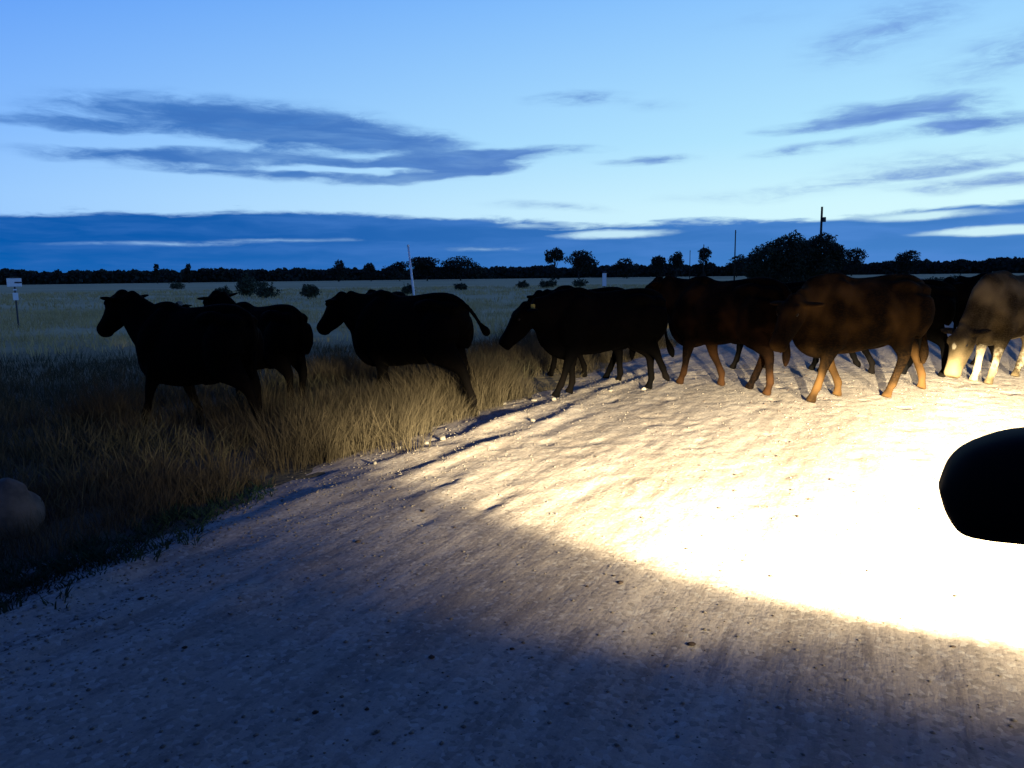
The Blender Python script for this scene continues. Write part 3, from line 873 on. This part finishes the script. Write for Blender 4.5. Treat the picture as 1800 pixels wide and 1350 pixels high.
for i, (x, y, h, wd, lab) in enumerate(FAR):
    lb = None
    if i == 7:
        lb = [(-1.6, 0, 10.6, 2.6, 2.6, 2.3), (1.3, .4, 11.4, 2.7, 2.7, 2.4), (2.2, 0, 9.6, 2.0, 2.0, 1.6), (-2.2, 0, 8.6, 1.6, 1.6, 1.3), (0, 0, 2.5, 3.5, 2.5, 2.4)]
    tree('tree', lab, x, y, h * 1.16, wd * 1.3, int(420 + 170 * wd), .55, 200 + i, lb, base=.05)

for i, (x, y, h, wd, n, lab) in enumerate([
        (-25.2, 75, 2.15, 2.3, 2600, 'largest round bush in the paddock, above the second cow from the left'),
        (-26.6, 72, 1.0, 1.7, 1200, 'low bush at the foot of the largest round bush, on its left'),
        (-21.3, 68, 1.25, 2.0, 1600, 'mid sized bush right of the largest round one'),
        (-16.0, 62, 1.25, 1.7, 1600, 'compact dark bush left of the cow with the swishing tail'),
        (38.8, 70, 1.25, 4.2, 2600, 'low wide bush behind the rightmost cattle'),
        (-9.6, 72, 1.0, 1.3, 700, 'small dark bush just right of the marker pole base'),
        (-6.2, 95, .9, 1.6, 600, 'small low bush in the paddock right of mid picture gap'),
        (1.6, 105, 1.0, 2.2, 600, 'first of the small bushes left of the guide post'),
        (4.9, 105, 1.2, 2.6, 700, 'darkest small bush left of the guide post'),
        (9.6, 110, 1.2, 2.6, 500, 'thin small bush right below the round topped wide tree'),
        (-60, 140, 1.4, 3.5, 600, 'leftmost low bush near the far edge of the paddock'),
        (-48, 150, 1.3, 3.2, 500, 'second low bush from the left near the far edge of the paddock'),
]):
    lob = [(wd * .5 * random.uniform(-.5, .5), wd * .3 * random.uniform(-.6, .6), h * random.uniform(.35, .6), wd * .30, wd * .30, h * .34) for k in range(5)] + [(wd * random.uniform(-.3, .3), 0, h * random.uniform(.55, .8), wd * random.uniform(.06, .13), wd * .12, h * random.uniform(.25, .4)) for k in range(5)] + [(0, 0, h * .42, wd * .34, wd * .34, h * .36)]
    tree('bush', lab, x, y, h, wd, n, .10 if y < 90 else .16, 300 + i, lob, M_bush, M_bark_dark, 'bush', 'bushes dotted over the paddock', r0=.05)

# far scrub: one dark mass all round the horizon
g = np.random.default_rng(5)
n = 200000
th = np.where(g.random(n) < .66, g.uniform(R(-70), R(70), n), g.uniform(R(70), R(290), n))
rr = g.uniform(560, 640, n)
hh = 5.6 + 4.6 * fbm(th * 60, th * 0 + 2.2, 4, 41, .6) + 1.8 * (vnoise(th * 260, th * 0, 43) - .5)
zz = hh * g.random(n) ** .8
C = np.stack([rr * np.sin(th), rr * np.cos(th), zz], -1)
a = g.normal(size=(n, 3)); a /= np.linalg.norm(a, axis=1)[:, None]
b_ = np.cross(a, g.normal(size=(n, 3))); b_ /= np.linalg.norm(b_, axis=1)[:, None]
s = (.7 + .8 * g.random(n))[:, None]
V = np.stack([C - a * s, C + b_ * s * .8, C + a * s, C - b_ * s * .8], 1).reshape(-1, 3)
tag(link('distant_scrub', mesh_np('distant_scrub', V, np.arange(n * 4).reshape(-1, 4)), M_leaf_far), 'dark band of scrub along the whole horizon', 'scrub', kind='stuff')

# ------------------------------------------------------------------ grass
def blades(base, h, wid, lean_dir, lean, seed):
    """arrays of bent tapering blades: base (n,3)"""
    g = np.random.default_rng(seed)
    n = len(base)
    fa = g.uniform(0, 2 * math.pi, n)
    side = np.stack([np.cos(fa), np.sin(fa), np.zeros(n)], -1)
    ld = np.stack([np.cos(lean_dir), np.sin(lean_dir), np.zeros(n)], -1)
    out = []
    for tt, ww in ((0, 1.0), (.4, .85), (.75, .55)):
        c = base + ld * (lean * h * tt ** 1.8)[:, None]
        c[:, 2] += h * (tt - .28 * lean * tt * tt)
        out += [c - side * (wid * ww * .5)[:, None], c + side * (wid * ww * .5)[:, None]]
    c = base + ld * (lean * h)[:, None]; c[:, 2] += h * (1 - .28 * lean)
    out.append(c)
    V = np.stack(out, 1).reshape(-1, 3)
    k = np.arange(n)[:, None] * 7
    F4 = np.concatenate([k + np.array([0, 1, 3, 2]), k + np.array([2, 3, 5, 4])])
    F3 = k + np.array([4, 5, 6])
    F = np.concatenate([F4, np.concatenate([F3, F3[:, 2:]], 1)])
    return V, F4, F3


def grass_obj(name, V, F4, F3, mt, label, cat):
    me = bpy.data.meshes.new(name)
    me.vertices.add(len(V)); me.vertices.foreach_set('co', np.ascontiguousarray(V, np.float32).ravel())
    nl = F4.size + F3.size
    me.loops.add(nl); me.loops.foreach_set('vertex_index', np.concatenate([F4.ravel(), F3.ravel()]).astype(np.int32))
    me.polygons.add(len(F4) + len(F3))
    me.polygons.foreach_set('loop_start', np.concatenate([np.arange(len(F4)) * 4, F4.size + np.arange(len(F3)) * 3]).astype(np.int32))
    me.update(calc_edges=True)
    return tag(link(name, me, mt), label, cat, kind='stuff')


def tufts(f, l, hgt, per, spread, width, seed, lean0=.15, lean1=.75):
    """tufts at road coordinates f, l"""
    g = np.random.default_rng(seed)
    n = len(f)
    fi = np.repeat(np.arange(n), per)
    N = len(fi)
    rad = spread * np.sqrt(g.random(N)) * (.5 + hgt[fi])
    an = g.uniform(0, 2 * math.pi, N)
    bx = f[fi] * HS + l[fi] * HC + rad * np.cos(an)
    by = f[fi] * HC - l[fi] * HS + rad * np.sin(an)
    bl = bx * HC - by * HS; bf = bx * HS + by * HC
    bz = np.where((bl > -5.5) & (bl < 7.5), np.maximum(road_height(bl, bf), -.03), -.03) - .01
    h = hgt[fi] * g.uniform(.45, 1.1, N)
    ld = an + g.normal(0, .6, N)
    return blades(np.stack([bx, by, bz], -1), h, width * g.uniform(.6, 1.2, N), ld, g.uniform(lean0, lean1, N), seed + 1)


parts = []
g = np.random.default_rng(11)
# tall dry verge, nearest the road
n = 2900
f = g.uniform(1.5, 19, n); l = -4.35 - 4.6 * g.random(n) ** 1.25
dens = fbm(f * 1.05, l * 1.05, 3, 51)
edge = np.clip((-4.25 - l) / .9, 0, 1)
keep = g.random(n) < np.clip((dens - .38) * 4.0, .04, 1) * (.35 + .65 * edge) * (1 - .75 * np.exp(-((f - 5.2) / 1.1) ** 2 - ((l + 5.7) / 1.0) ** 2))
f, l, dens, edge = f[keep], l[keep], dens[keep], edge[keep]
parts.append(tufts(f, l, (.12 + .46 * np.clip((dens - .36) * 3.0, 0, 1)) * (.45 + .55 * edge) * np.clip(.50 + (f - 4.6) / 3.2, .50, 1) * g.uniform(.75, 1.15, len(f)), 56, .19, .0042, 61))
# the golden clump that the headlights catch between two cows
n = 55
f = g.normal(8.75, .34, n); l = g.normal(-4.85, .22, n)
parts.append(tufts(f, l, g.uniform(.6, .92, n), 70, .15, .005, 63))
n = 60
f = g.normal(6.3, .8, n); l = g.normal(-4.75, .25, n)
parts.append(tufts(f, l, g.uniform(.4, .66, n), 55, .16, .005, 64))
n = 190
f = g.uniform(2.2, 4.6, n); l = g.uniform(-5.9, -4.45, n)
ok = np.hypot(f * HS + l * HC + 3.25, f * HC - l * HS - 4.85) > .22
parts.append(tufts(f[ok], l[ok], g.uniform(.10, .30, n)[ok], 44, .2, .0045, 66))
V = np.concatenate([p[0] for p in parts]); off = np.cumsum([0] + [len(p[0]) for p in parts])
grass_obj('dry_grass', V, np.concatenate([p[1] + o_ for p, o_ in zip(parts, off)]), np.concatenate([p[2] + o_ for p, o_ in zip(parts, off)]), M_grass, 'tall dry grass along the road verge', 'grass')

parts = []
for (d0, d1, n, per, wid, hh, sd) in ((4, 20, 13500, 14, .010, .28, 71), (20, 48, 6600, 10, .026, .32, 73), (48, 130, 6600, 7, .07, .34, 75)):
    g = np.random.default_rng(sd)
    th = g.uniform(R(-56), R(56), n); d = np.sqrt(g.uniform(d0 * d0, d1 * d1, n))
    x = d * np.sin(th); y = d * np.cos(th)
    f = x * HS + y * HC; l = x * HC - y * HS
    ok = ((l < -5.2) | (l > 7.2)) & (fbm(f * .25, l * .25, 3, sd) > (.22 if d0 < 20 else .36)) & ((d < 11) | (d0 > 5) | (g.random(n) < (20 - d) / 9))
    f, l = f[ok], l[ok]
    p = tufts(f, l, hh * g.uniform(.6, 1.3, len(f)), per, .35 if d0 < 20 else .7, wid, sd + 1)
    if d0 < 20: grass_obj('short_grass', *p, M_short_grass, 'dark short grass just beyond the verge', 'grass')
    else: parts.append(p)
V = np.concatenate([p[0] for p in parts]); off = np.cumsum([0] + [len(p[0]) for p in parts])
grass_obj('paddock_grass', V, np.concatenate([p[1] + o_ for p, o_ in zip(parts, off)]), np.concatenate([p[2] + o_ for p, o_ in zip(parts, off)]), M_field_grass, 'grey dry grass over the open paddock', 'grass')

g = np.random.default_rng(81)
n = 230
f = np.concatenate([g.normal(2.6, .4, 150), g.normal(3.6, .4, 80)]); l = np.concatenate([g.normal(-4.10, .18, 150), g.normal(-4.35, .14, 80)])
p = tufts(f, l, g.uniform(.04, .12, n), 18, .12, .010, 83, .4, 1.1)
grass_obj('green_weeds', *p, M_weed, 'low green weeds creeping onto the gravel edge', 'weeds')

# ------------------------------------------------------------------ stones
def rock_mesh(name, s, seed, sub=1):
    bm = bmesh.new()
    bmesh.ops.create_icosphere(bm, subdivisions=sub, radius=1)
    r = random.Random(seed)
    ph = [r.uniform(0, 6) for _ in range(6)]
    for v in bm.verts:
        c = v.co
        k = 1 + .16 * math.sin(2.3 * c.x + ph[0]) + .16 * math.sin(2.7 * c.y + ph[1]) + .14 * math.sin(3.1 * c.z + ph[2]) + .05 * math.sin(9 * c.x + 7 * c.y + ph[3])
        v.co = Vector((c.x * s[0] * k, c.y * s[1] * k, c.z * s[2] * k))
    return bm_mesh(name, bm)


x, y = -3.30, 4.95
o = link('boulder', rock_mesh('boulder', (.19, .16, .22), 3, 3), M_boulder, loc=(x, y, .10), smooth=True)
tag(o, 'rounded boulder in the dark verge grass at the left edge', 'boulder')
STONES = [(6.42, -3.90, .055, 'largest pale stone on the road shoulder below the tail swishing cow'), (6.20, -3.95, .035, 'pale stone just left of the largest shoulder stone'),
          (5.95, -4.10, .040, 'pale stone nearest the grass edge of the shoulder'), (7.6, -3.45, .045, 'pale stone on the ridge below the lowered head'),
          (9.05, -4.1, .055, 'pale stone at the front hoof of the ear tagged cow'), (9.0, -3.80, .05, 'pale stone right of the hoof of the ear tagged cow'),
          (8.7, -4.35, .045, 'pale stone against the golden grass clump'), (9.9, -3.35, .05, 'pale stone midway under the ear tagged cow'),
          (10.3, -3.0, .045, 'pale stone near the hind hoof of the ear tagged cow'), (5.3, -3.9, .03, 'small pale stone lowest on the shoulder')]
for i, (f_, l_, s_, lab) in enumerate(STONES):
    p = road(f_, l_)
    o = link('stone', rock_mesh('stone', (s_ * .75, s_ * .6, s_ * .45), 20 + i, 2), M_stone, loc=(p.x, p.y, hz(p.x, p.y) + s_ * .3))
    o.rotation_euler = (0, 0, random.uniform(0, 6))
    tag(o, lab, 'stone', 'pale stones along the road shoulder')


def pebbles(name, n, smin, smax, fgen, lgen, mt, label, cat, seed, flat=.6):
    g = np.random.default_rng(seed)
    f = fgen(g, n); l = lgen(g, n)
    s = smin + (smax - smin) * g.random(n) ** 3
    oc = np.array([(1, 0, 0), (.5, .85, .1), (-.5, .85, -.05), (-1, 0, .1), (-.5, -.85, 0), (.5, -.85, .1), (.1, .1, 1), (0, 0, -1)], float)
    fc = np.array([(0, 1, 6), (1, 2, 6), (2, 3, 6), (3, 4, 6), (4, 5, 6), (5, 0, 6), (1, 0, 7), (2, 1, 7), (3, 2, 7), (4, 3, 7), (5, 4, 7), (0, 5, 7)])
    V = oc[None] * (.7 + .6 * g.random((n, 8, 1))) * s[:, None, None]
    V[:, :, 2] *= flat
    an = g.uniform(0, 6.28, n); ca, sa = np.cos(an)[:, None], np.sin(an)[:, None]
    vx = V[:, :, 0] * ca - V[:, :, 1] * sa; vy = V[:, :, 0] * sa + V[:, :, 1] * ca
    z = road_height(l, f)
    V = np.stack([vx + (f * HS + l * HC)[:, None], vy + (f * HC - l * HS)[:, None], V[:, :, 2] + (z + s * .25)[:, None]], -1).reshape(-1, 3)
    F = (np.arange(n)[:, None, None] * 8 + fc[None]).reshape(-1, 3)
    tag(link(name, mesh_np(name, V, F), mt), label, cat, kind='stuff')


M_clod = mat('dark_clod', (.05, .035, .028), .95, .05, var=.3, vscale=30)
pebbles('gravel_stones', 11000, .003, .011, lambda g, n: 1.5 + 11 * g.random(n) ** 1.7, lambda g, n: np.where(g.random(n) < .45, g.normal(-3.7, .45, n), g.uniform(-4.2, 4, n)), M_gravel, 'loose pale gravel lying over the road', 'gravel', 91)
pebbles('dirt_clods', 420, .004, .020, lambda g, n: 2 + 12 * g.random(n), lambda g, n: np.where(g.random(n) < .3, g.normal(-1.2, .3, n), g.uniform(-4, 3, n)), M_clod, 'dark dirt clods and dung scattered over the gravel', 'clods', 93, .5)
